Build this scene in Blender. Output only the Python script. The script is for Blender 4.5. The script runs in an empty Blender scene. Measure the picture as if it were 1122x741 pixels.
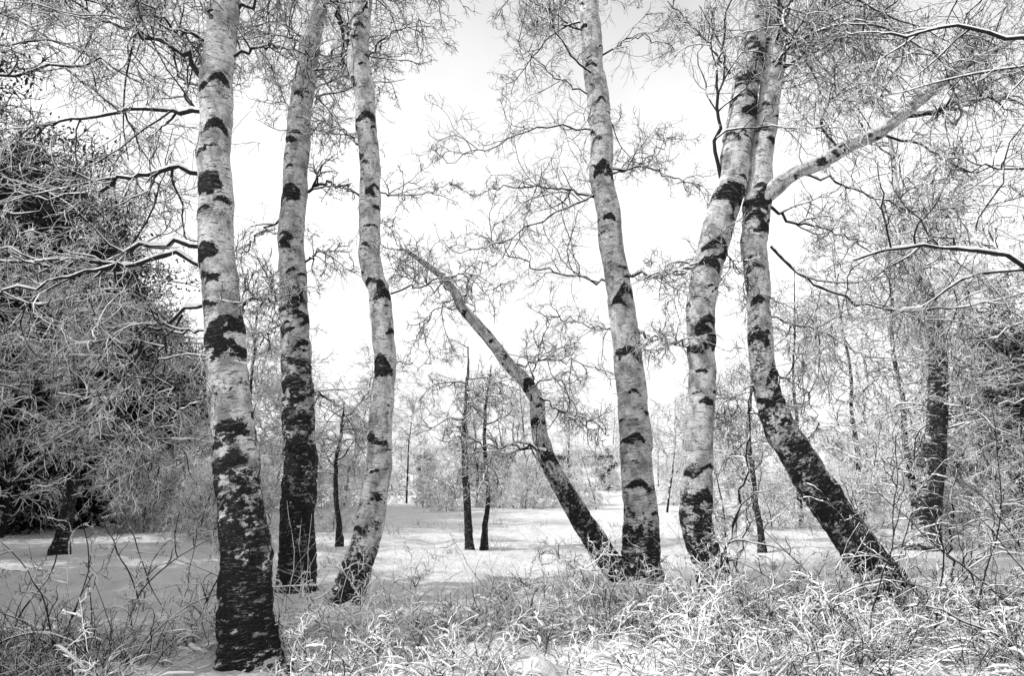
import bpy, math, random
import numpy as np
from mathutils import noise as mn, Vector

rng = np.random.default_rng(11)
random.seed(5)
scene = bpy.context.scene

# ------------------------------------------------------------------ camera
CAM_H = 1.5
PITCH = math.radians(11.5)
FPX = 748.0
cam_d = bpy.data.cameras.new("camera")
cam = bpy.data.objects.new("camera", cam_d)
scene.collection.objects.link(cam)
cam.location = (0, 0, CAM_H)
cam.rotation_euler = (math.radians(90) + PITCH, 0, 0)
cam_d.sensor_width = 36.0
cam_d.lens = 24.0
cam_d.clip_end = 3000
scene.camera = cam
scene.view_settings.view_transform = 'Standard'
scene.view_settings.look = 'None'
scene.view_settings.exposure = 0

CP, SP = math.cos(PITCH), math.sin(PITCH)
def survey(u, v, y):
    """world point standing on the vertical plane at distance y (metres) from measured photo bearing"""
    a = (u - 561) / FPX; b = (370.5 - v) / FPX
    dy = CP - b * SP; dz = SP + b * CP
    t = y / dy
    return np.array([a * t, y, CAM_H + dz * t]), t

def ground_h(x, y):
    r = math.hypot(x, y)
    h = 0.10 * mn.noise(Vector((x * 0.18, y * 0.18, 0.0)))
    near = max(0.0, 1 - r / 50)
    h += near * 0.12 * mn.noise(Vector((x * 0.6, y * 0.8, 3.0)))
    if r < 32:
        k = 1 - r / 32
        h += 0.17 * k * mn.noise(Vector((x * 1.3, y * 2.0, 7.0)))
        h += 0.08 * k * abs(mn.noise(Vector((x * 3.2, y * 4.0, 17.0))))
        if 4 < y < 9 and x > -4.5:
            h += 0.16 * max(0, mn.noise(Vector((x * 2.6, y * 2.9, 9.0)))) + 0.07 * abs(mn.noise(Vector((x * 6, y * 6, 2.0))))
    if r > 40:
        h += (r - 40) * 0.02 if r < 140 else 2.0
    return h

# ------------------------------------------------------------------ materials
def new_mat(name):
    m = bpy.data.materials.new(name); m.use_nodes = True
    nt = m.node_tree
    b = nt.nodes["Principled BSDF"]
    b.inputs["Roughness"].default_value = 0.85
    b.inputs["Specular IOR Level"].default_value = 0.2
    return m, nt, b
def N(nt, t, **kw):
    n = nt.nodes.new(t)
    for k, v in kw.items(): setattr(n, k, v)
    return n
def math_n(nt, op, a, b=None, clamp=False):
    n = N(nt, 'ShaderNodeMath', operation=op, use_clamp=clamp)
    for i, s in enumerate((a, b)):
        if s is None: continue
        if isinstance(s, (int, float)): n.inputs[i].default_value = s
        else: nt.links.new(s, n.inputs[i])
    return n.outputs[0]
def noise_n(nt, vec, scale, detail=3, rough=0.5):
    n = N(nt, 'ShaderNodeTexNoise'); n.inputs['Scale'].default_value = scale
    n.inputs['Detail'].default_value = detail; n.inputs['Roughness'].default_value = rough
    if vec is not None: nt.links.new(vec, n.inputs['Vector'])
    return n.outputs['Fac']
def sstep(nt, val, lo, hi, a=0.0, b=1.0):
    n = N(nt, 'ShaderNodeMapRange', interpolation_type='SMOOTHSTEP')
    nt.links.new(val, n.inputs['Value'])
    n.inputs['From Min'].default_value = lo; n.inputs['From Max'].default_value = hi
    n.inputs['To Min'].default_value = a; n.inputs['To Max'].default_value = b
    return n.outputs['Result']
def mixc(nt, fac, a, b):
    n = N(nt, 'ShaderNodeMix', data_type='RGBA')
    nt.links.new(fac, n.inputs[0])
    for i, s in ((6, a), (7, b)):
        if isinstance(s, float): n.inputs[i].default_value = (s, s, s, 1)
        else: nt.links.new(s, n.inputs[i])
    return n.outputs[2]
def bump(nt, b, h, strength, dist):
    n = N(nt, 'ShaderNodeBump'); n.inputs['Strength'].default_value = strength
    n.inputs['Distance'].default_value = dist
    nt.links.new(h, n.inputs['Height']); nt.links.new(n.outputs[0], b.inputs['Normal'])
def nz(nt):
    g = N(nt, 'ShaderNodeNewGeometry'); s = N(nt, 'ShaderNodeSeparateXYZ')
    nt.links.new(g.outputs['Normal'], s.inputs[0]); return s.outputs[2], s.outputs[0], g.outputs['Position']

def make_snow(name, lo=0.72, hi=0.86, bs=0.5):
    m, nt, b = new_mat(name)
    g = N(nt, 'ShaderNodeNewGeometry')
    n1 = noise_n(nt, g.outputs['Position'], 1.6, 6, 0.6)
    n2 = noise_n(nt, g.outputs['Position'], 22, 4, 0.7)
    s = math_n(nt, 'ADD', math_n(nt, 'MULTIPLY', n1, 0.6), math_n(nt, 'MULTIPLY', n2, 0.4))
    nt.links.new(mixc(nt, sstep(nt, s, 0.35, 0.65), lo, hi), b.inputs['Base Color'])
    h = math_n(nt, 'ADD', math_n(nt, 'MULTIPLY', n1, 1.0), math_n(nt, 'MULTIPLY', n2, 0.16))
    bump(nt, b, h, bs, 0.25)
    return m
M_ground = make_snow("snow_ground", 0.70, 0.86, 0.9)
M_snow = make_snow("snow_clumps", 0.84, 0.9, 0.2)

def make_twig(name, bark_lo, bark_hi, lo, hi, snowc=0.84, namp=0.9):
    m, nt, b = new_mat(name)
    z, x, pos = nz(nt)
    n = noise_n(nt, pos, 5.0, 2, 0.7)
    v = math_n(nt, 'ADD', z, math_n(nt, 'MULTIPLY', math_n(nt, 'SUBTRACT', n, 0.5), namp * 2))
    mask = sstep(nt, v, lo, hi)
    nt.links.new(mixc(nt, mask, (bark_lo + bark_hi) / 2, snowc), b.inputs['Base Color'])
    return m
M_limb = make_twig("birch_limb_bark", 0.008, 0.025, 0.18, 0.42)
M_twig = make_twig("frosted_twig", 0.010, 0.03, -0.1, 0.3, 0.9)
M_ftwig = make_twig("frosted_far_twig", 0.04, 0.08, -0.7, 0.0, 0.9)
M_dtwig = make_twig("dark_twig", 0.008, 0.02, 0.5, 1.0, 0.8)
M_needle = make_twig("evergreen_leaves", 0.006, 0.02, 0.85, 1.4, 0.7, 0.7)
M_grass = make_twig("frosted_grass", 0.02, 0.06, -0.35, 0.2, 0.9, 1.2)
M_dgrass = make_twig("bramble_stem", 0.006, 0.025, 0.35, 0.75, 0.87, 0.9)

def make_bark():
    m, nt, b = new_mat("birch_bark")
    a = N(nt, 'ShaderNodeAttribute', attribute_name="tco")
    d = N(nt, 'ShaderNodeAttribute', attribute_name="dark")
    def mapped(sx, sz, off=0):
        mp = N(nt, 'ShaderNodeMapping'); mp.inputs['Scale'].default_value = (sx, sx, sz)
        mp.inputs['Location'].default_value = (off, off, off)
        nt.links.new(a.outputs['Vector'], mp.inputs['Vector']); return mp.outputs[0]
    nlow = noise_n(nt, mapped(9, 5), 1.0, 5, 0.65)
    nstr = noise_n(nt, mapped(12, 80, 3), 1.0, 4, 0.65)
    nfine = noise_n(nt, mapped(50, 140, 9), 1.0, 3, 0.7)
    nrag = noise_n(nt, mapped(24, 30, 5), 1.0, 6, 0.78)
    nbig = noise_n(nt, mapped(8, 5, 25), 1.0, 3, 0.6)
    npatch = noise_n(nt, mapped(8, 20, 15), 1.0, 6, 0.78)
    base = mixc(nt, sstep(nt, nlow, 0.36, 0.60), 0.28, 0.74)
    base = mixc(nt, sstep(nt, nfine, 0.46, 0.68, 0, 0.7), base, 0.14)
    base = mixc(nt, sstep(nt, nstr, 0.57, 0.64, 0, 0.9), base, 0.04)
    base = mixc(nt, sstep(nt, npatch, 0.575, 0.615, 0, 0.92), base, 0.025)
    dk = math_n(nt, 'ADD', d.outputs['Fac'], math_n(nt, 'MULTIPLY', math_n(nt, 'SUBTRACT', nrag, 0.5), 2.7))
    dk = math_n(nt, 'ADD', dk, math_n(nt, 'MULTIPLY', math_n(nt, 'SUBTRACT', nbig, 0.5), 1.8))
    mk = sstep(nt, dk, 0.52, 0.60)
    crack = mixc(nt, sstep(nt, nfine, 0.35, 0.65), 0.004, 0.04)
    crack = mixc(nt, sstep(nt, nstr, 0.60, 0.67, 0, .8), crack, 0.3)
    crack = mixc(nt, sstep(nt, npatch, 0.58, 0.62, 0, .8), crack, 0.42)
    col = mixc(nt, mk, base, crack)
    z, x, pos = nz(nt)
    v = math_n(nt, 'ADD', math_n(nt, 'ADD', z, math_n(nt, 'MULTIPLY', x, -0.15)),
               math_n(nt, 'MULTIPLY', math_n(nt, 'SUBTRACT', nrag, 0.5), 2.0))
    col = mixc(nt, sstep(nt, v, 0.46, 0.56), col, 0.85)
    nt.links.new(col, b.inputs['Base Color'])
    h = math_n(nt, 'ADD', math_n(nt, 'MULTIPLY', nrag, math_n(nt, 'ADD', mk, 0.3)), math_n(nt, 'MULTIPLY', nstr, 0.4))
    bump(nt, b, h, 1.0, 0.045)
    return m
M_bark = make_bark()
MATS = [M_bark, M_limb, M_twig, M_snow]

# ------------------------------------------------------------------ mesh builder
def unit(v): return v / np.maximum(np.linalg.norm(v, axis=-1, keepdims=True), 1e-9)
class Build:
    def __init__(s): s.v = []; s.f = []; s.m = []; s.t = []; s.d = []; s.n = 0
    def tubes(s, P, R, sides, mat, tco=None, dark=None, frame=None, prof=None):
        n, p, _ = P.shape
        T = unit(np.gradient(P, axis=1))
        if frame is None:
            mean = unit(P[:, -1] - P[:, 0])
            ref = np.zeros((n, 3)); ref[np.arange(n), np.argmin(np.abs(mean), axis=1)] = 1
            ref = ref[:, None, :]
        else: ref = np.array(frame)[None, None, :]
        A = unit(np.cross(T, np.broadcast_to(ref, T.shape)))
        B = unit(np.cross(T, A))
        th = np.arange(sides) * 2 * np.pi / sides
        RR = R[:, :, None] if prof is None else R[:, :, None] * prof
        V = P[:, :, None, :] + RR[..., None] * (A[:, :, None, :] * np.cos(th)[None, None, :, None] + B[:, :, None, :] * np.sin(th)[None, None, :, None])
        idx = (np.arange(n * p * sides).reshape(n, p, sides)) + s.n
        a = idx[:, :-1, :]; b = idx[:, 1:, :]
        F = np.stack([a, np.roll(a, -1, 2), np.roll(b, -1, 2), b], -1).reshape(-1, 4)
        s.v.append(V.reshape(-1, 3)); s.f.append(F); s.m.append(np.full(len(F), mat))
        k = n * p * sides
        s.t.append(np.zeros((k, 3)) if tco is None else tco.reshape(-1, 3))
        s.d.append(np.zeros(k) if dark is None else dark.reshape(-1))
        s.n += k
    def quads(s, V, mat):
        n = len(V); s.v.append(V.reshape(-1, 3)); F = np.arange(n * 4).reshape(n, 4) + s.n
        s.f.append(F); s.m.append(np.full(n, mat)); s.t.append(np.zeros((n * 4, 3))); s.d.append(np.zeros(n * 4)); s.n += n * 4
    def mesh(s, name, mats, attrs=False):
        V = np.concatenate(s.v).astype(np.float32); F = np.concatenate(s.f).astype(np.int32); M = np.concatenate(s.m).astype(np.int32)
        me = bpy.data.meshes.new(name)
        me.vertices.add(len(V)); me.vertices.foreach_set("co", V.ravel())
        me.loops.add(F.size); me.loops.foreach_set("vertex_index", F.ravel())
        me.polygons.add(len(F)); me.polygons.foreach_set("loop_start", np.arange(0, F.size, 4, dtype=np.int32))
        me.polygons.foreach_set("material_index", M)
        me.polygons.foreach_set("use_smooth", np.ones(len(F), dtype=bool))
        for m in mats: me.materials.append(m)
        if attrs:
            a = me.attributes.new("tco", 'FLOAT_VECTOR', 'POINT'); a.data.foreach_set("vector", np.concatenate(s.t).astype(np.float32).ravel())
            a = me.attributes.new("dark", 'FLOAT', 'POINT'); a.data.foreach_set("value", np.concatenate(s.d).astype(np.float32))
        me.update(calc_edges=True)
        return me
def place(name, me, loc=(0, 0, 0), rot=0, sc=1, parent=None):
    o = bpy.data.objects.new(name, me); scene.collection.objects.link(o)
    o.location = loc; o.rotation_euler = (0, 0, rot); o.scale = (sc, sc, sc) if not hasattr(sc, '__len__') else sc
    if parent: o.parent = parent
    return o

def catmull(pts, n):
    pts = np.array(pts, float)
    P = np.vstack([2 * pts[0] - pts[1], pts, 2 * pts[-1] - pts[-2]])
    seg = len(pts) - 1
    L = np.concatenate([[0], np.cumsum(np.linalg.norm(np.diff(pts[:, :3], axis=0), axis=1))])
    u = np.interp(np.linspace(0, L[-1], n), L, np.arange(seg + 1))
    i = np.minimum(u.astype(int), seg - 1); t = (u - i)[:, None]
    p0, p1, p2, p3 = P[i], P[i + 1], P[i + 2], P[i + 3]
    return 0.5 * ((2 * p1) + (-p0 + p2) * t + (2 * p0 - 5 * p1 + 4 * p2 - p3) * t**2 + (-p0 + 3 * p1 - 3 * p2 + p3) * t**3)

def grow(start, d, length, npts, wig, grav, curl=0.0):
    n = len(start); P = np.zeros((n, npts, 3)); P[:, 0] = start; d = unit(d)
    step = (length / (npts - 1))[:, None]
    drift = rng.normal(size=(n, 3)) * curl
    for i in range(1, npts):
        d = unit(d + rng.normal(size=(n, 3)) * wig + drift + np.array([0, 0, 1]) * grav)
        P[:, i] = P[:, i - 1] + d * step
    return P
def at(P, k, t):
    f = t * (P.shape[1] - 1); i = np.minimum(f.astype(int), P.shape[1] - 2); w = (f - i)[:, None]
    return P[k, i] * (1 - w) + P[k, i + 1] * w, unit(P[k, i + 1] - P[k, i])
def children(P, per, lenf, npts, wig, grav, tmin=0.15, up=0.15, spread=1.0, curl=0.05):
    n = len(P); k = np.repeat(np.arange(n), per)
    t = rng.uniform(tmin, 1.0, len(k))
    s, T = at(P, k, t)
    L = np.linalg.norm(np.diff(P, axis=1), axis=2).sum(1)[k]
    r = rng.normal(size=(len(k), 3)); r = unit(r - (r * T).sum(1, keepdims=True) * T)
    d = unit(T * 0.75 + r * spread + np.array([0, 0, up]))
    ln = L * lenf * (1.15 - 0.6 * t) * rng.uniform(0.5, 1.3, len(k))
    return grow(s, d, ln, npts, wig, grav, curl), k, t
def taper(r0, n, end=0.35): return r0[:, None] * np.linspace(1, end, n)[None, :]
def snow_cap(bd, P, R, sides, mat, amt=0.85, prob=0.8):
    T = unit(np.gradient(P, axis=1)); hor = 1 - np.abs(T[..., 2])
    w = np.clip(hor * 1.5 - 0.2, 0.0, 1.0) * rng.uniform(0.45, 1.15, R.shape) * amt
    w *= (rng.uniform(size=R.shape) < prob)
    Rs = (R + 0.002) * w
    bd.tubes(P + np.array([0, 0, 1]) * (R * 0.75 * (w > 0))[..., None] , Rs, sides, mat)

def crown(bd, limbs, radii, nper=(10, 8, 6), lf=(0.50, 0.55, 0.62), grav=(-0.02, -0.05, -0.08), wig=(0.26, 0.34, 0.36),
          mats=(1, 2, 3), rmin=0.0026, snow=True, up=0.15):
    bd.tubes(limbs, radii, 8, mats[0])
    if snow: snow_cap(bd, limbs, radii, 6, mats[2], 1.05, .95)
    A, k, t = children(limbs, nper[0], lf[0], 9, wig[0], grav[0], 0.10, up)
    ra = np.maximum(radii[k, (t * (radii.shape[1] - 1)).astype(int)] * 0.6, rmin * 2.4)
    RA = taper(ra, 9); bd.tubes(A, RA, 4, mats[0])
    if snow: snow_cap(bd, A, RA, 4, mats[2], 1.35, .9)
    B, k2, t2 = children(A, nper[1], lf[1], 6, wig[1], grav[1], 0.1, up * 0.6)
    rb = np.maximum(ra[k2] * 0.5, rmin * 1.4); bd.tubes(B, taper(rb, 6, 0.6), 3, mats[1])
    C, k3, t3 = children(B, nper[2], lf[2], 4, wig[2], grav[2], 0.1, 0.0)
    bd.tubes(C, taper(np.full(len(C), rmin), 4, 0.6), 3, mats[1])

# ------------------------------------------------------------------ birch trunk
WF = 0.95
def trunk(bd, pix, y0, y1, base_dark=1.2, marks=(), sides=36, extra=None, seed=0, rings=620, rooted=True):
    pts = []
    n = len(pix)
    for i, (u, v, w) in enumerate(pix):
        y = y0 + (y1 - y0) * i / (n - 1)
        p, t = survey(u, v, y)
        pts.append([*p, w * WF / 2 / FPX * t])
    if extra is not None:
        last = np.array(pts[-1]); pv = np.array(pts[-2]); d = unit((last - pv)[:3])
        for j in range(1, 5):
            q = last[:3] + d * extra * j / 4 + np.array([rng.normal() * .08, rng.normal() * .08, 0]) * j
            pts.append([*q, max(last[3] * (1 - j / 4.6), 0.02)])
    S = catmull(pts, rings)
    P = S[:, :3].copy(); R = S[:, 3].copy()
    L = np.concatenate([[0], np.cumsum(np.linalg.norm(np.diff(P, axis=0), axis=1))])
    if rooted:
        R *= 1 + 0.45 * np.exp(-L / 0.13) + 0.16 * np.exp(-L / 0.5)
    for i in range(len(P)):
        P[i, 0] += 0.038 * mn.noise(Vector((seed, 0, L[i] * 1.5))) + 0.014 * mn.noise(Vector((seed, 5, L[i] * 5)))
        R[i] *= 1 + 0.07 * mn.noise(Vector((seed, 9, L[i] * 2.6)))
    if rooted:
        P = np.vstack([P[0] - np.array([0, 0, .35]), P]); R = np.concatenate([[R[0] * 1.15], R]); L = np.concatenate([[-0.35], L])
    th = np.arange(sides) * 2 * np.pi / sides
    dark = np.zeros((len(L), sides)); prof = np.ones((len(L), sides))
    g = 0.88 * np.exp(-(np.maximum(L, 0) / (base_dark * 1.25)) ** 2.4) + 0.06 + 0.3 * np.exp(-np.maximum(L, 0) / .35)
    if not rooted: g = g * 0 + 0.22
    dark += g[:, None]
    zs = P[:, 2]
    allm = []
    F0 = np.pi / 2
    for (v, s) in marks:
        z = survey(0, v, (y0 + y1) / 2)[0][2]
        i = int(np.argmin(np.abs(zs - z)))
        allm.append((L[i], F0 + rng.uniform(-.7, .7), s * rng.uniform(.7, 1.15), rng.uniform(.4, 1.2)))
        if rng.uniform() < .6: allm.append((L[i] - rng.uniform(.03, .12), F0 + rng.uniform(-1.2, 1.2), s * .6, rng.uniform(-.3, .9)))
    for j in range(int(L[-1] * 8)):
        allm.append((rng.uniform(0.3, L[-1]), rng.uniform(-np.pi, np.pi), rng.uniform(0.1, 0.7), rng.uniform(-.2, 1.2)))
    for (l0, a0, s, bend) in allm:
        da = (th - a0 + np.pi) % (2 * np.pi) - np.pi
        rr = np.interp(l0, L, R)
        wd = (0.010 + 0.030 * s) * rng.uniform(.6, 1.4)
        skew = rng.uniform(-.45, .45)
        sel = np.abs(L - l0) < 0.35
        dl = (L[sel][:, None] - l0) + (bend * rr * np.abs(da)[None, :] ** 1.3) + skew * rr * da[None, :]
        m = np.exp(-(dl / (wd * (1.25 - .45 * np.minimum(np.abs(da), 2)[None, :]/2))) ** 2) * np.exp(-(da[None, :] / (0.3 + 0.5 * s * rng.uniform(.6, 1.3))) ** 4) * (0.75 + 0.5 * s)
        dark[sel] += m
        prof[sel] += 0.07 * s * np.exp(-((L[sel][:, None] - l0) / 0.06) ** 2) * np.exp(-(da[None, :] / 0.8) ** 2)
    tc = np.zeros((len(L), sides, 3))
    tc[..., 0] = np.cos(th)[None] * 0.13 + seed * 3.1; tc[..., 1] = np.sin(th)[None] * 0.13; tc[..., 2] = L[:, None]
    ct, st = np.cos(th), np.sin(th)
    for i in range(len(L)):
        l = L[i]; amp = 0.04 + 0.13 * math.exp(-max(l, 0) / 0.6); a2 = 0.028 + 0.07 * min(1, g[i])
        for k in range(sides):
            prof[i, k] += amp * mn.noise(Vector((ct[k] * 1.7 + seed, st[k] * 1.7, l * 3.5))) \
                        + a2 * mn.noise(Vector((ct[k] * 5 + seed, st[k] * 5, l * 18)))
    bd.tubes(P[None], R[None], sides, 0, tco=tc, dark=dark, frame=(0, 1, 0), prof=prof[None])
    return P, R, L

def pix_limb(pix, y, slope, r0, n=20, wig=0.034, end=0.3):
    pts = []; acc = 0; pu = None
    for (u, v) in pix:
        if pu is not None: acc += math.hypot(u - pu[0], v - pu[1]) / FPX * y
        pu = (u, v)
        p, t = survey(u, v, y + acc * slope); pts.append(p)
    P = catmull(pts, n)
    P[2:] += rng.normal(size=(n - 2, 3)) * wig * 0.8
    return P, np.linspace(1, end, n) * r0

def auto_limbs(P, R, n, tlo, thi, lmin, lmax, up=0.25, grav=-0.03, r=0.02, pts=20):
    idx = (rng.uniform(tlo, thi, n) * (len(P) - 1)).astype(int)
    az = rng.uniform(0, 2 * np.pi, n)
    d = np.stack([np.cos(az), np.sin(az), rng.uniform(up - .25, up + .35, n)], 1)
    ln = rng.uniform(lmin, lmax, n)
    L = grow(P[idx], d, ln, pts, 0.16, grav, 0.04)
    rr = np.minimum(r * (0.4 + ln / lmax * 0.7), R[idx] * 0.6)
    return L, taper(rr, pts, 0.25)

def birch(name, pix, y0, y1, base_dark, marks, limbs, seed, extra=3.0, auto=(12, .45, 1.0, 1.4, 3.2), nper=(10, 8, 5),
          auto_grav=-0.04, stems=(), rmin=0.0034, rings=620, sides=36):
    bd = Build()
    P, R, L = trunk(bd, pix, y0, y1, base_dark, marks, extra=extra, seed=seed, rings=rings, sides=sides)
    for (sp, sy0, sy1, sm, rt) in stems:
        SPth, SR, _ = trunk(bd, sp, sy0, sy1, 1.6, sm, sides=24, seed=seed + 7, rings=350, rooted=rt)
        if not rt:
            snow_cap(bd, SPth[None, ::8], SR[None, ::8], 8, 3, .85, 1.0)
    LP = []; LR = []
    for (px, slope, r) in limbs:
        zz = survey(px[0][0], px[0][1], (y0 + y1) / 2)[0][2]
        i = int(np.argmin(np.abs(P[:, 2] - zz)))
        a, b = pix_limb(px, P[i, 1], slope, r); LP.append(a); LR.append(b)
    if auto[0]:
        a, b = auto_limbs(P, R, auto[0], auto[1], auto[2], auto[3], auto[4], grav=auto_grav)
        LP += list(a); LR += list(b)
    crown(bd, np.array(LP), np.array(LR), nper=nper, rmin=rmin)
    me = bd.mesh(name, MATS, attrs=True)
    return place(name, me)

# T1 big left birch
birch("birch_tree", [(276,744,60),(269,640,55),(262,540,50),(254,450,46),(247,380,43),(240,300,40),(236,200,37),(236,100,35),(247,0,33),(256,-110,28)],
  5.75, 5.9, 1.5, [(90,.8),(140,1.1),(203,1),(275,1.),(355,1.2),(372,1.3),(385,1.2),(470,1.3),(505,1)],
  [([(222,122),(160,117),(105,124),(60,135),(0,165)],.15,.024),
   ([(220,190),(168,187),(115,203),(60,222),(10,242)],-.1,.026),
   ([(222,270),(170,268),(110,282),(50,288),(-30,286)],.1,.026),
   ([(224,292),(188,280),(140,288),(70,304),(-20,326)],-.2,.026),
   ([(226,90),(198,62),(160,38),(110,18),(50,-12)],.1,.026),
   ([(232,50),(190,30),(150,-10)],-.3,.02),
   ([(226,334),(190,346),(156,374),(124,412),(98,436),(70,430)],.25,.018),
   ([(156,374),(135,420),(125,470),(150,520)],.2,.012),
   ([(200,345),(170,400),(185,450),(170,510)],.2,.012),
   ([(115,420),(132,460),(158,495)],.1,.010),
   ([(224,362),(185,362),(150,360),(110,372)],.3,.013),
   ([(254,62),(290,48),(325,52),(350,80)],.3,.018),
   ([(256,345),(285,328),(315,325)],.5,.012),
   ([(230,140),(205,100),(190,60),(175,0)],.3,.016),
   ([(258,10),(300,-20),(340,-60)],.1,.02)],
  1, auto=(18,.58,1.0,1.6,3.4), nper=(11,8,6), auto_grav=-0.10)

# T2
birch("birch_tree", [(324,658,38),(327,560,38),(328,460,36),(323,360,32),(320,260,29),(326,160,27),(336,70,24),(350,0,20),(362,-80,16)],
  9.3, 9.5, 2.6, [(150,.9),(210,1.3),(260,.8),(330,.9),(380,.9),(420,1.),(485,.9)],
  [([(332,212),(358,201),(380,206),(398,214)],.3,.028),
   ([(315,240),(290,250),(262,280),(240,290)],.3,.02),
   ([(330,290),(355,275),(385,280)],-.2,.018),
   ([(334,100),(360,70),(385,20)],.3,.02),
   ([(318,350),(290,370),(270,400)],.4,.014),
   ([(335,430),(365,440),(400,490)],.4,.014)],
  2, auto=(15,.45,1.0,1.2,2.6), nper=(9,8,5), auto_grav=-.06)

# T3
birch("birch_tree", [(366,678,32),(388,630,32),(404,580,32),(414,510,29),(420,430,26),(420,370,25),(418,335,25),(414,315,24),(408,298,25),(405,270,24),(405,230,24),(405,180,23),(401,120,23),(392,60,24),(398,0,22),(404,-90,18)],
  8.2, 8.6, 0.7, [(125,1.2),(205,1.),(308,1.),(325,1.6),(398,1.2),(408,.9),(480,1),(580,.8)],
  [([(428,322),(465,310),(505,303),(545,320)],.3,.014),
   ([(390,70),(372,30),(362,-20)],-.1,.035),
   ([(400,160),(370,140),(345,135)],.4,.014),
   ([(412,210),(450,215),(500,200)],.4,.012),
   ([(404,60),(440,30),(480,20)],.3,.014)],
  3, auto=(11,.60,1.0,1.0,2.6), nper=(9,7,5), auto_grav=-.06)

# T4 with leaning stem
birch("birch_tree", [(704,646,44),(701,560,38),(694,450,35),(684,360,31),(674,290,28),(662,210,27),(656,120,25),(647,30,23),(642,-40,20),(638,-120,16)],
  10.0, 10.4, 0.75, [(70,1.),(110,.9),(185,1.2),(240,.9),(320,1.2),(332,1.),(385,1.2),(430,.9),(480,.8),(530,1)],
  [([(652,216),(612,206),(575,205),(542,207)],.1,.024),
   ([(655,212),(622,226),(585,246),(530,272),(495,275)],-.2,.020),
   ([(678,312),(630,303),(575,290),(530,255)],.2,.020),
   ([(650,142),(600,138),(545,158),(490,178)],-.2,.018),
   ([(646,104),(600,78),(560,40)],.2,.016),
   ([(668,185),(715,186),(762,205)],.2,.02),
   ([(672,190),(700,180),(740,150)],.2,.018),
   ([(684,302),(730,300),(790,292)],-.2,.026),
   ([(688,362),(720,372),(752,380)],-.2,.022),
   ([(682,362),(640,356),(600,345)],.3,.015),
   ([(660,60),(700,40),(745,55)],.2,.018),
   ([(645,40),(600,10),(560,-10)],.2,.018)],
  4, auto=(14,.5,1.0,1.2,2.8), nper=(9,8,5), auto_grav=-.04,
  stems=[([(692,644,24),(655,598,26),(625,550,23),(602,508,20),(590,465,18),(582,430,16),(550,388,14),(512,345,12),(492,312,9),(462,285,6),(440,272,3)],10.0,9.6,[(500,1.2),(420,1.2),(460,.8),(390,.8),(560,.6)],True)])

bd = Build(); LP=[];LR=[]
for px, sl, r in [([(592,436),(622,455),(648,462),(668,482)],-.2,.02),([(598,495),(570,488),(535,490),(515,480)],-.2,.024),
   ([(582,425),(608,414),(625,440),(640,470)],.2,.014),([(560,400),(600,395),(640,400),(680,420)],.3,.012),
   ([(492,318),(462,310),(435,300)],.1,.012),([(520,355),(520,310),(545,270)],.2,.012),([(470,290),(440,270),(420,240)],-.2,.012),
   ([(582,440),(585,400),(600,360)],.3,.014),([(500,325),(470,350),(450,400)],.2,.009)]:
    a,b = pix_limb(px, 9.7, sl, r); LP.append(a); LR.append(b)
crown(bd, np.array(LP), np.array(LR), nper=(9,7,6), rmin=.0034)
o = place("leaning_stem_branches", bd.mesh("leaning_stem_branches", MATS, attrs=True))
o.parent = bpy.data.objects["birch_tree.003"]

# T5
birch("birch_tree", [(794,680,36),(776,620,34),(763,560,35),(764,500,34),(769,440,31),(768,380,31),(770,320,32),(784,260,34),(800,205,34),(812,130,31),(823,60,28),(830,0,25),(834,-90,20)],
  8.2, 8.5, 1.0, [(20,.8),(45,1.2),(62,1.2),(85,1.2),(105,1.2),(120,1.3),(150,1.),(205,1.4),(212,1.7),(220,1.5),(268,1.3),(290,1),(352,1.5),(364,1.4),(378,1.2),(440,.8),(510,.9),(540,1)],
  [([(806,215),(783,170),(786,100),(790,50),(805,-10)],-.06,.03),
   ([(800,80),(770,40),(735,0)],.2,.02),
   ([(768,290),(730,300),(695,305)],-.2,.02),
   ([(765,385),(730,372),(700,365)],.1,.016),
   ([(785,250),(812,300),(850,330)],-.3,.014),
   ([(820,90),(860,60),(930,40)],-.2,.02)],
  5, auto=(10,.60,1.0,1.2,2.6), nper=(9,8,5), auto_grav=-.06)

# T6 leaning right birch, with its big side limb
birch("birch_tree", [(1004,690,50),(970,642,45),(930,585,42),(893,530,40),(858,475,36),(838,420,29),(832,350,27),(828,290,27),(829,230,30),(834,180,26),(843,110,24),(852,30,22),(858,-60,18)],
  8.0, 8.5, 2.5, [(210,1.3),(222,1.6),(235,1.5),(250,1.2),(292,1.5),(330,1.2),(370,1),(410,1.2),(430,1.2),(60,.9),(140,.9)],
  [([(990,128),(1040,118),(1100,108),(1160,110)],-.3,.035),
   ([(1030,98),(1060,60),(1090,30)],.1,.02),
   ([(920,165),(900,130),(930,90),(980,60)],.2,.018),
   ([(960,145),(1010,160),(1060,185),(1130,180)],-.2,.02),
   ([(842,225),(870,243),(915,252),(960,280)],-.1,.022),
   ([(845,270),(880,305),(940,330),(1020,340),(1130,322)],-.3,.022),
   ([(846,95),(880,60),(930,30),(1000,-10)],-.2,.03),
   ([(848,60),(900,40),(980,60),(1060,50)],-.3,.022),
   ([(880,190),(930,205),(1000,230),(1070,240)],-.2,.018),
   ([(835,345),(880,360),(930,380),(960,420)],.2,.014),
   ([(840,400),(880,430),(900,470)],.3,.012),
   ([(832,420),(800,440),(780,480)],.2,.010)],
  6, auto=(14,.55,1.0,1.4,3.2), nper=(10,8,6), auto_grav=-.08,
  stems=[([(830,222,18),(846,207,20),(868,190,17),(895,180,16),(930,160,15),(958,149,14),(980,133,13),(1005,113,12),(1028,94,10),(1050,75,9),(1090,55,7),(1140,20,5)],8.3,7.7,[],False)])

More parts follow.
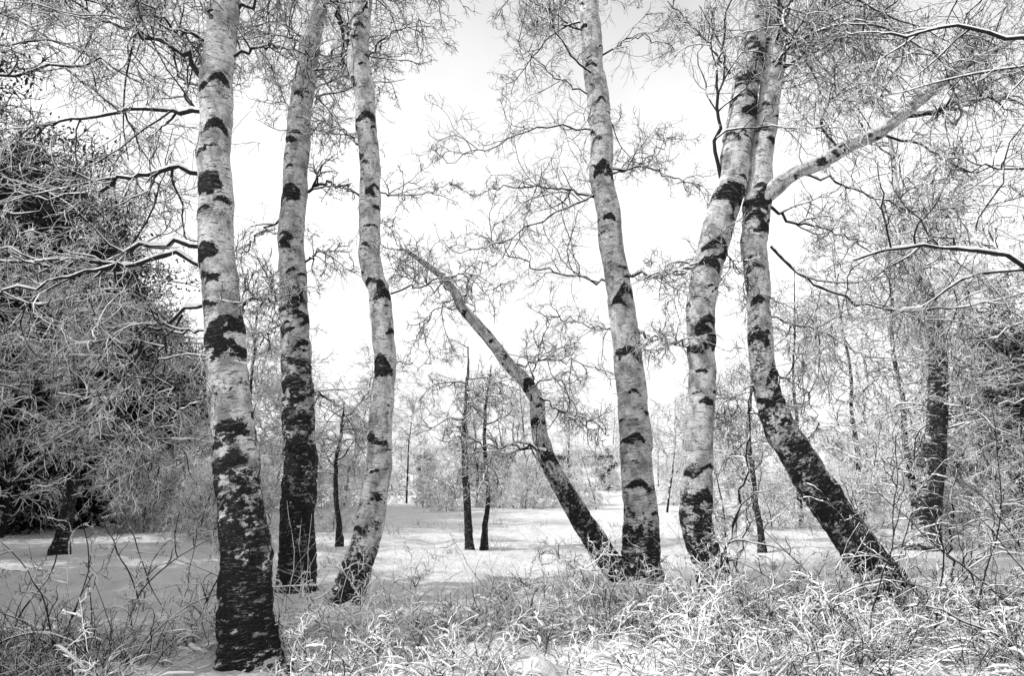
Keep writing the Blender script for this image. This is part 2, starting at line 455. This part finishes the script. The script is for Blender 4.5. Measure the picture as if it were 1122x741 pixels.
# birches standing just outside the picture, their limbs hang in
birch("birch_tree", [(1330,740,70),(1320,600,62),(1305,450,55),(1290,300,50),(1275,150,46),(1270,0,40),(1265,-120,34)],
  6.0, 6.1, 1.2, [(200,1),(400,1)],
  [([(1290,320),(1200,300),(1122,288),(1060,272),(1010,270),(935,284)],-.12,.036),
   ([(1060,274),(1025,262),(1000,285)],.1,.014),
   ([(1280,250),(1200,210),(1120,190),(1040,180)],.0,.026),
   ([(1275,160),(1200,90),(1130,50),(1050,30),(960,40)],.0,.034),
   ([(1270,60),(1180,0),(1100,-20),(1000,-30)],.1,.034),
   ([(1290,380),(1210,400),(1140,430),(1090,440)],.1,.018)],
  8, auto=(12,.6,1.0,1.5,3.4), nper=(11,8,6), auto_grav=-.12, rings=200)
birch("birch_tree", [(-160,700,50),(-150,500,46),(-140,300,40),(-120,100,36),(-100,-60,30)],
  7.4, 7.6, 1.2, [(200,1),(400,1)],
  [([(-130,200),(-60,120),(20,80),(110,70),(170,100)],.0,.03),
   ([(-120,60),(-40,10),(50,-10),(140,10)],.0,.03),
   ([(-110,0),(0,-60),(120,-80),(200,-50)],.1,.03),
   ([(-140,330),(-60,300),(20,330),(80,380)],.1,.024),
   ([(-145,430),(-60,400),(0,430),(50,470)],.1,.02)],
  12, auto=(12,.55,1.0,1.8,3.4), nper=(11,8,6), auto_grav=-.12, rings=160)

# T7 distant right birch
birch("birch_tree", [(1013,600,28),(1020,540,25),(1026,470,22),(1028,400,19),(1020,340,15),(1004,285,11),(985,220,8),(975,150,4)],
  14.8, 15.0, 5.5, [(400,.8),(450,.8)],
  [([(1028,420),(1070,400),(1110,410)],.1,.02),([(1022,360),(980,340),(930,350)],.2,.02),
   ([(1026,450),(980,450),(930,470)],.1,.018)],
  9, extra=None, auto=(28,.25,1.0,1.0,3.4), nper=(8,7,5), rmin=.0045, rings=300, sides=20)

for pix, y, sd in [([(515,606,9),(511,540,8),(509,470,6),(514,380,1.5)],14.5,21),
                   ([(530,602,7),(534,540,5),(531,470,4),(538,400,1.2)],14.7,22),
                   ([(66,602,15),(77,545,12),(86,480,8),(80,380,2)],13.4,23),
                   ([(372,590,6),(368,520,5),(378,440,1.5)],16.0,24),
                   ([(835,602,7),(826,530,6),(820,470,5),(826,400,1.5)],14.5,25)]:
    birch("young_birch_tree", pix, y, y, 4.0, [], [([(pix[1][0],pix[1][1]),(pix[1][0]-25,pix[1][1]-12),(pix[1][0]-45,pix[1][1]-10)],.3,.014)], sd,
          extra=None, auto=(20,.4,1.0,.5,1.5), nper=(7,6,4), rmin=.0038, rings=160, sides=12)

# ------------------------------------------------------------------ background trees (instanced)
def proto_tree(name, H, nl, lmax, seed, nper=(9,8,5), rmin=.006, mats=None, tlo=0.15, leaves=0, up=.45, trunk_r=.010):
    bd = Build()
    P = grow(np.array([[0,0,-.3]]), np.array([[0,0,1.]]), np.array([H]), 24, 0.06, 0.05)
    R = np.linspace(1, .12, 24)[None] * H * trunk_r
    bd.tubes(P, R, 9, 0)
    L, RR = auto_limbs(P[0], R[0], nl, tlo, 1.0, lmax*.35, lmax, up=up, r=.026)
    crown(bd, L, RR, nper=nper, rmin=rmin, mats=(4 if mats is None else 0,1,2))
    if leaves:
        k = rng.integers(0, len(L), leaves); t = rng.uniform(.05, 1, leaves) ; c, T = at(L, k, t)
        c = c + rng.normal(size=c.shape) * .3
        a = unit(rng.normal(size=c.shape) + [0,0,-.4]); b = unit(np.cross(a, rng.normal(size=c.shape)))
        la = rng.uniform(.03, .09, leaves)[:, None]
        bd.quads(np.stack([c-a*la, c-b*la*.5, c+a*la, c+b*la*.5], 1), 3)
    return bd.mesh(name, mats or [M_limb, M_ftwig, M_snow, M_needle, M_twig])
DM = [M_dtwig, M_dtwig, M_snow, M_needle]
protos = [proto_tree("bare_tree_a", 8.5, 26, 3.6, 1, (7,6,4), .0085), proto_tree("bare_tree_b", 7.0, 26, 3.2, 2, (7,6,4), .0085), proto_tree("bare_tree_c", 11, 30, 3.8, 3, (7,6,4), .0085)]
shrubs = [proto_tree("shrub_a", 2.6, 28, 1.8, 4, (7,6,4), .005, tlo=.03), proto_tree("shrub_b", 3.6, 30, 2.1, 5, (7,6,4), .005, tlo=.03)]
darks = [proto_tree("dark_tree_a", 9.5, 64, 3.8, 6, (8,7,3), .011, mats=DM, tlo=.04, leaves=42000), proto_tree("dark_tree_b", 6.0, 54, 3.2, 7, (8,7,3), .011, mats=DM, tlo=.04, leaves=34000)]

def group(nm):
    r = bpy.data.objects.new(nm, None); scene.collection.objects.link(r); return r
def inst(me, x, y, s, par, nm="tree_part"):
    place(nm, me, (x, y, ground_h(x, y) - .05), random.uniform(0, 6.28), (s*random.uniform(.9,1.15), s*random.uniform(.9,1.15), s), par)
root = group("background_trees")
for i in range(34):
    y = 50 + 40 * random.random(); x = random.uniform(-0.85, 0.85) * y
    inst(random.choice(protos), x, y, random.uniform(.6, 1.0), root)
for u, y, s in [(-.38,22,.8),(-.30,30,.9),(-.24,34,.95),(.22,30,.75),(.34,27,.9),(.41,22,.8),(.50,25,.95),(.57,20,.95),(.66,19,1.0),(.62,28,1.1),
                (-.34,36,1.1),(.75,22,1.1),(-.05,36,.6),(.08,38,.65),(-.15,40,.85),(.02,46,.8),(-.72,18,.9),(-.48,22,.8)]:
    inst(protos[int(abs(u)*100) % 3], u*y, y, s, root)
root2 = group("background_shrubs")
for i in range(60):
    y = random.uniform(19, 46); u = random.uniform(-.8, .8)
    if abs(u) < .17 and y < 30: y += 13
    inst(random.choice(shrubs), u*y, y, random.uniform(.55, 1.05), root2, "shrub_part")
for i in range(34):
    y = random.uniform(44, 60); u = -.7 + 1.5 * i / 34
    inst(random.choice(shrubs), u*y, y, random.uniform(.9, 1.4), root2, "shrub_part")
for u,y,s in [(-.44,17,.9),(-.52,19,1.0),(-.36,15,.7),(-.42,20,1.1),(-.74,19,.8),(.62,15,.7),(.5,16,.8),(.3,17,.8),(.68,15,1.0)]:
    inst(random.choice(shrubs), u*y, y, s, root2, "shrub_part")
root3 = group("dark_thicket")
for u, y, s, k in [(-.80,22,1.3,0),(-.72,25,1.3,0),(-.64,24,1.1,0),(-.56,26,.95,0),(-.68,21,1.1,1),(-.77,19,1.1,1),(-.50,27,.95,1),(-.60,22,1.0,1),(-.52,23,.7,1),(-.45,30,.8,1),(-.90,19,1.3,0),(-.78,28,1.5,0),(-.66,30,1.3,0),
                   (-1.35,7.0,1.0,1),(-2.1,4.4,1.0,1),(-1.25,9.5,1.1,1),(-1.1,13,.9,0),(.70,19,.5,0),(.76,21,.7,0),(.66,24,.5,0),(.62,30,.55,1),(.82,17,.6,1),(.71,18,.45,1),(-.12,62,.5,1),(.0,60,.45,1),(.08,63,.5,1),(.14,58,.5,1),(-.06,58,.4,1)]:  # far-left trees here are out of view, added to shade the left foreground snow
    inst(darks[k], u*y, y, s, root3, "thicket_or_shade_tree")

# ------------------------------------------------------------------ ground
def ground():
    na, nr = 600, 360
    rs = np.concatenate([[0.3], np.geomspace(0.6, 1500, nr - 1)])
    V = []
    for r in rs:
        for j in range(na):
            a = 2 * math.pi * j / na
            x, y = r * math.cos(a), r * math.sin(a)
            V.append((x, y, ground_h(x, y)))
    F = []
    for i in range(nr - 1):
        for j in range(na):
            j2 = (j + 1) % na
            F.append((i*na+j, (i+1)*na+j, (i+1)*na+j2, i*na+j2))
    F.append(tuple(range(na)))
    me = bpy.data.meshes.new("snowy_ground"); me.from_pydata(V, [], F); me.materials.append(M_ground)
    me.polygons.foreach_set("use_smooth", [True]*len(me.polygons)); me.update()
    place("snowy_ground", me)
ground()

# ------------------------------------------------------------------ grass
def grass(name, centers, per, hmin, hmax, mat, rad, grav=-.16, spread=.7, rs=.12, snowf=.35, snowr=2.0):
    bd = Build(); C = np.repeat(np.array(centers), per, 0); n = len(C)
    off = rng.normal(size=(n, 2)) * rs; C = C.copy(); C[:, :2] += off
    d = np.concatenate([off / rs * .45 * spread + rng.normal(size=(n, 2)) * .5 * spread, np.ones((n, 1))], 1)
    L = rng.uniform(hmin, hmax, n)
    P = grow(C - np.array([0, 0, .04]), d, L, 7, .14, grav, .08)
    P[..., 2] = np.maximum(P[..., 2], C[:, None, 2] - .03)
    R = taper(rng.uniform(.6, 1.3, n) * rad, 7, .5)
    bd.tubes(P, R, 3, 0)
    sel = rng.uniform(size=n) < snowf
    snow_cap(bd, P[sel], R[sel] * snowr, 5, 1, 1.0, .6)
    place(name, bd.mesh(name, [mat, M_snow]))
def ctr(n, f):
    out = []
    while len(out) < n:
        x, y = f()
        if abs(x + 2.15) < .5 and y < 6.1: continue      # the foot of the big birch is clear of grass
        out.append((x, y, ground_h(x, y)))
    return out
def dens(gap=True):
    while True:
        y = random.uniform(4.7, 8.4); x = random.uniform(-4.3, 7.0)
        keep = .9 if x > -1.9 else .5
        if y > 7.0 and x < .0: keep *= .2
        if x < -3.2: keep *= .4
        if gap and mn.noise(Vector((x * 1.1, y * 1.3, 4))) < -.08: keep *= .15
        if random.random() < keep: return x, y
grass("snowy_grass", ctr(330, dens), 30, .15, .45, M_grass, .005, grav=-.30, spread=1.1, snowf=.6, snowr=3.6)
grass("dead_grass", ctr(330, dens), 24, .15, .55, M_dgrass, .0036, grav=-.18, spread=1.0, snowf=.35, snowr=3.0)
def corner():
    if random.random() < .6: return random.uniform(2.6, 6.5), random.uniform(4.8, 7.6)
    return random.uniform(-4.6, -2.7), random.uniform(4.9, 6.4)
grass("dark_sedge", ctr(120, corner), 26, .2, .6, M_dgrass, .004, grav=-.16, spread=1.0, snowf=.12)
grass("tall_weeds", ctr(60, lambda: (random.uniform(-3, 6.5), random.uniform(5.5, 9.5))), 3, .5, 1.2, M_grass, .0045, grav=-.02, spread=.45)
grass("field_grass", ctr(150, lambda: (random.uniform(-14, 16), random.uniform(9.5, 24))), 14, .1, .4, M_dgrass, .004, grav=-.15)
bd = Build(); C = np.array(ctr(240, dens))
P = grow(C - [0,0,.03], rng.normal(size=(len(C), 3)) * [.4, .4, .1] + [0, 0, 1], rng.uniform(.3, .85, len(C)), 10, .12, -.06, .06)
crown(bd, P, taper(rng.uniform(.003, .006, len(C)), 10, .5), nper=(7,4,3), lf=(.45,.5,.6), rmin=.003)
place("frosted_weeds", bd.mesh("frosted_weeds", [M_dgrass, M_grass, M_grass, M_snow]))
bd = Build(); C = np.array(ctr(64, lambda: (random.choice([random.uniform(2.2, 6.8), random.uniform(-4.6, -2.9), random.uniform(3.5, 6.5)]), random.uniform(5.2, 8.6))))
P = grow(C, rng.normal(size=(len(C), 3)) * [.5, .4, .1] + [0, 0, 1], rng.uniform(.8, 2.2, len(C)), 16, .08, -.07, .05)
P[..., 2] = np.maximum(P[..., 2], C[:, None, 2] + .02)
crown(bd, P, taper(rng.uniform(.005, .010, len(C)), 16, .4), nper=(6,4,3), lf=(.25,.4,.5), rmin=.0024)
place("bramble_bush", bd.mesh("bramble_bush", [M_dgrass, M_dgrass, M_dgrass, M_snow]))
bd = Build(); LP=[];LR=[]
for px, y, r in [([(797,672),(795,640),(800,590),(812,540),(820,490),(822,430)],8.0,.022),([(770,660),(800,600),(815,560),(828,520)],8.1,.012),
                 ([(800,660),(812,600),(828,560),(835,500)],8.3,.012),([(1046,660),(1040,600),(1046,540),(1060,480)],8.0,.014),
                 ([(1046,660),(1075,610),(1110,585),(1140,590)],7.9,.014),([(1050,650),(1080,560),(1100,500)],8.2,.010)]:
    a,b = pix_limb(px, y, 0, r); LP.append(a); LR.append(b)
crown(bd, np.array(LP), np.array(LR), nper=(7,5,4), rmin=.0026, lf=(.3,.45,.5))
place("bare_shrub", bd.mesh("bare_shrub", MATS, attrs=True))

# ------------------------------------------------------------------ light
SUN_EL, SUN_AZ = math.radians(38), math.radians(-105)
w = bpy.data.worlds.new("World"); scene.world = w; w.use_nodes = True
nt = w.node_tree; bg = nt.nodes["Background"]
sky = nt.nodes.new('ShaderNodeTexSky'); sky.sky_type = 'NISHITA'; sky.sun_disc = False
sky.sun_elevation = SUN_EL; sky.sun_rotation = SUN_AZ
sky.dust_density = 5.0; sky.air_density = 1.0
bw = nt.nodes.new('ShaderNodeRGBToBW'); nt.links.new(sky.outputs[0], bw.inputs[0])
tc = nt.nodes.new('ShaderNodeTexCoord')
cl = noise_n(nt, tc.outputs['Generated'], 2.2, 5, .55)     # thin high cloud, hazier towards the horizon
sx = nt.nodes.new('ShaderNodeSeparateXYZ'); nt.links.new(tc.outputs['Generated'], sx.inputs[0])
cv = math_n(nt, 'MULTIPLY', sstep(nt, cl, .35, .65, 7.6, 9.4), sstep(nt, sx.outputs[2], .35, .8, 1.1, .45))
tot = math_n(nt, 'ADD', math_n(nt, 'MULTIPLY', bw.outputs[0], .5), cv)
nt.links.new(tot, bg.inputs['Color'])
bg.inputs['Strength'].default_value = 0.115
sd = bpy.data.lights.new("sun", 'SUN'); sd.energy = 3.8; sd.angle = math.radians(0.6)
so = bpy.data.objects.new("sun", sd); scene.collection.objects.link(so)
dirv = Vector((math.sin(SUN_AZ)*math.cos(SUN_EL), math.cos(SUN_AZ)*math.cos(SUN_EL), math.sin(SUN_EL)))
so.rotation_euler = dirv.to_track_quat('Z', 'Y').to_euler(); so.location = dirv * 50
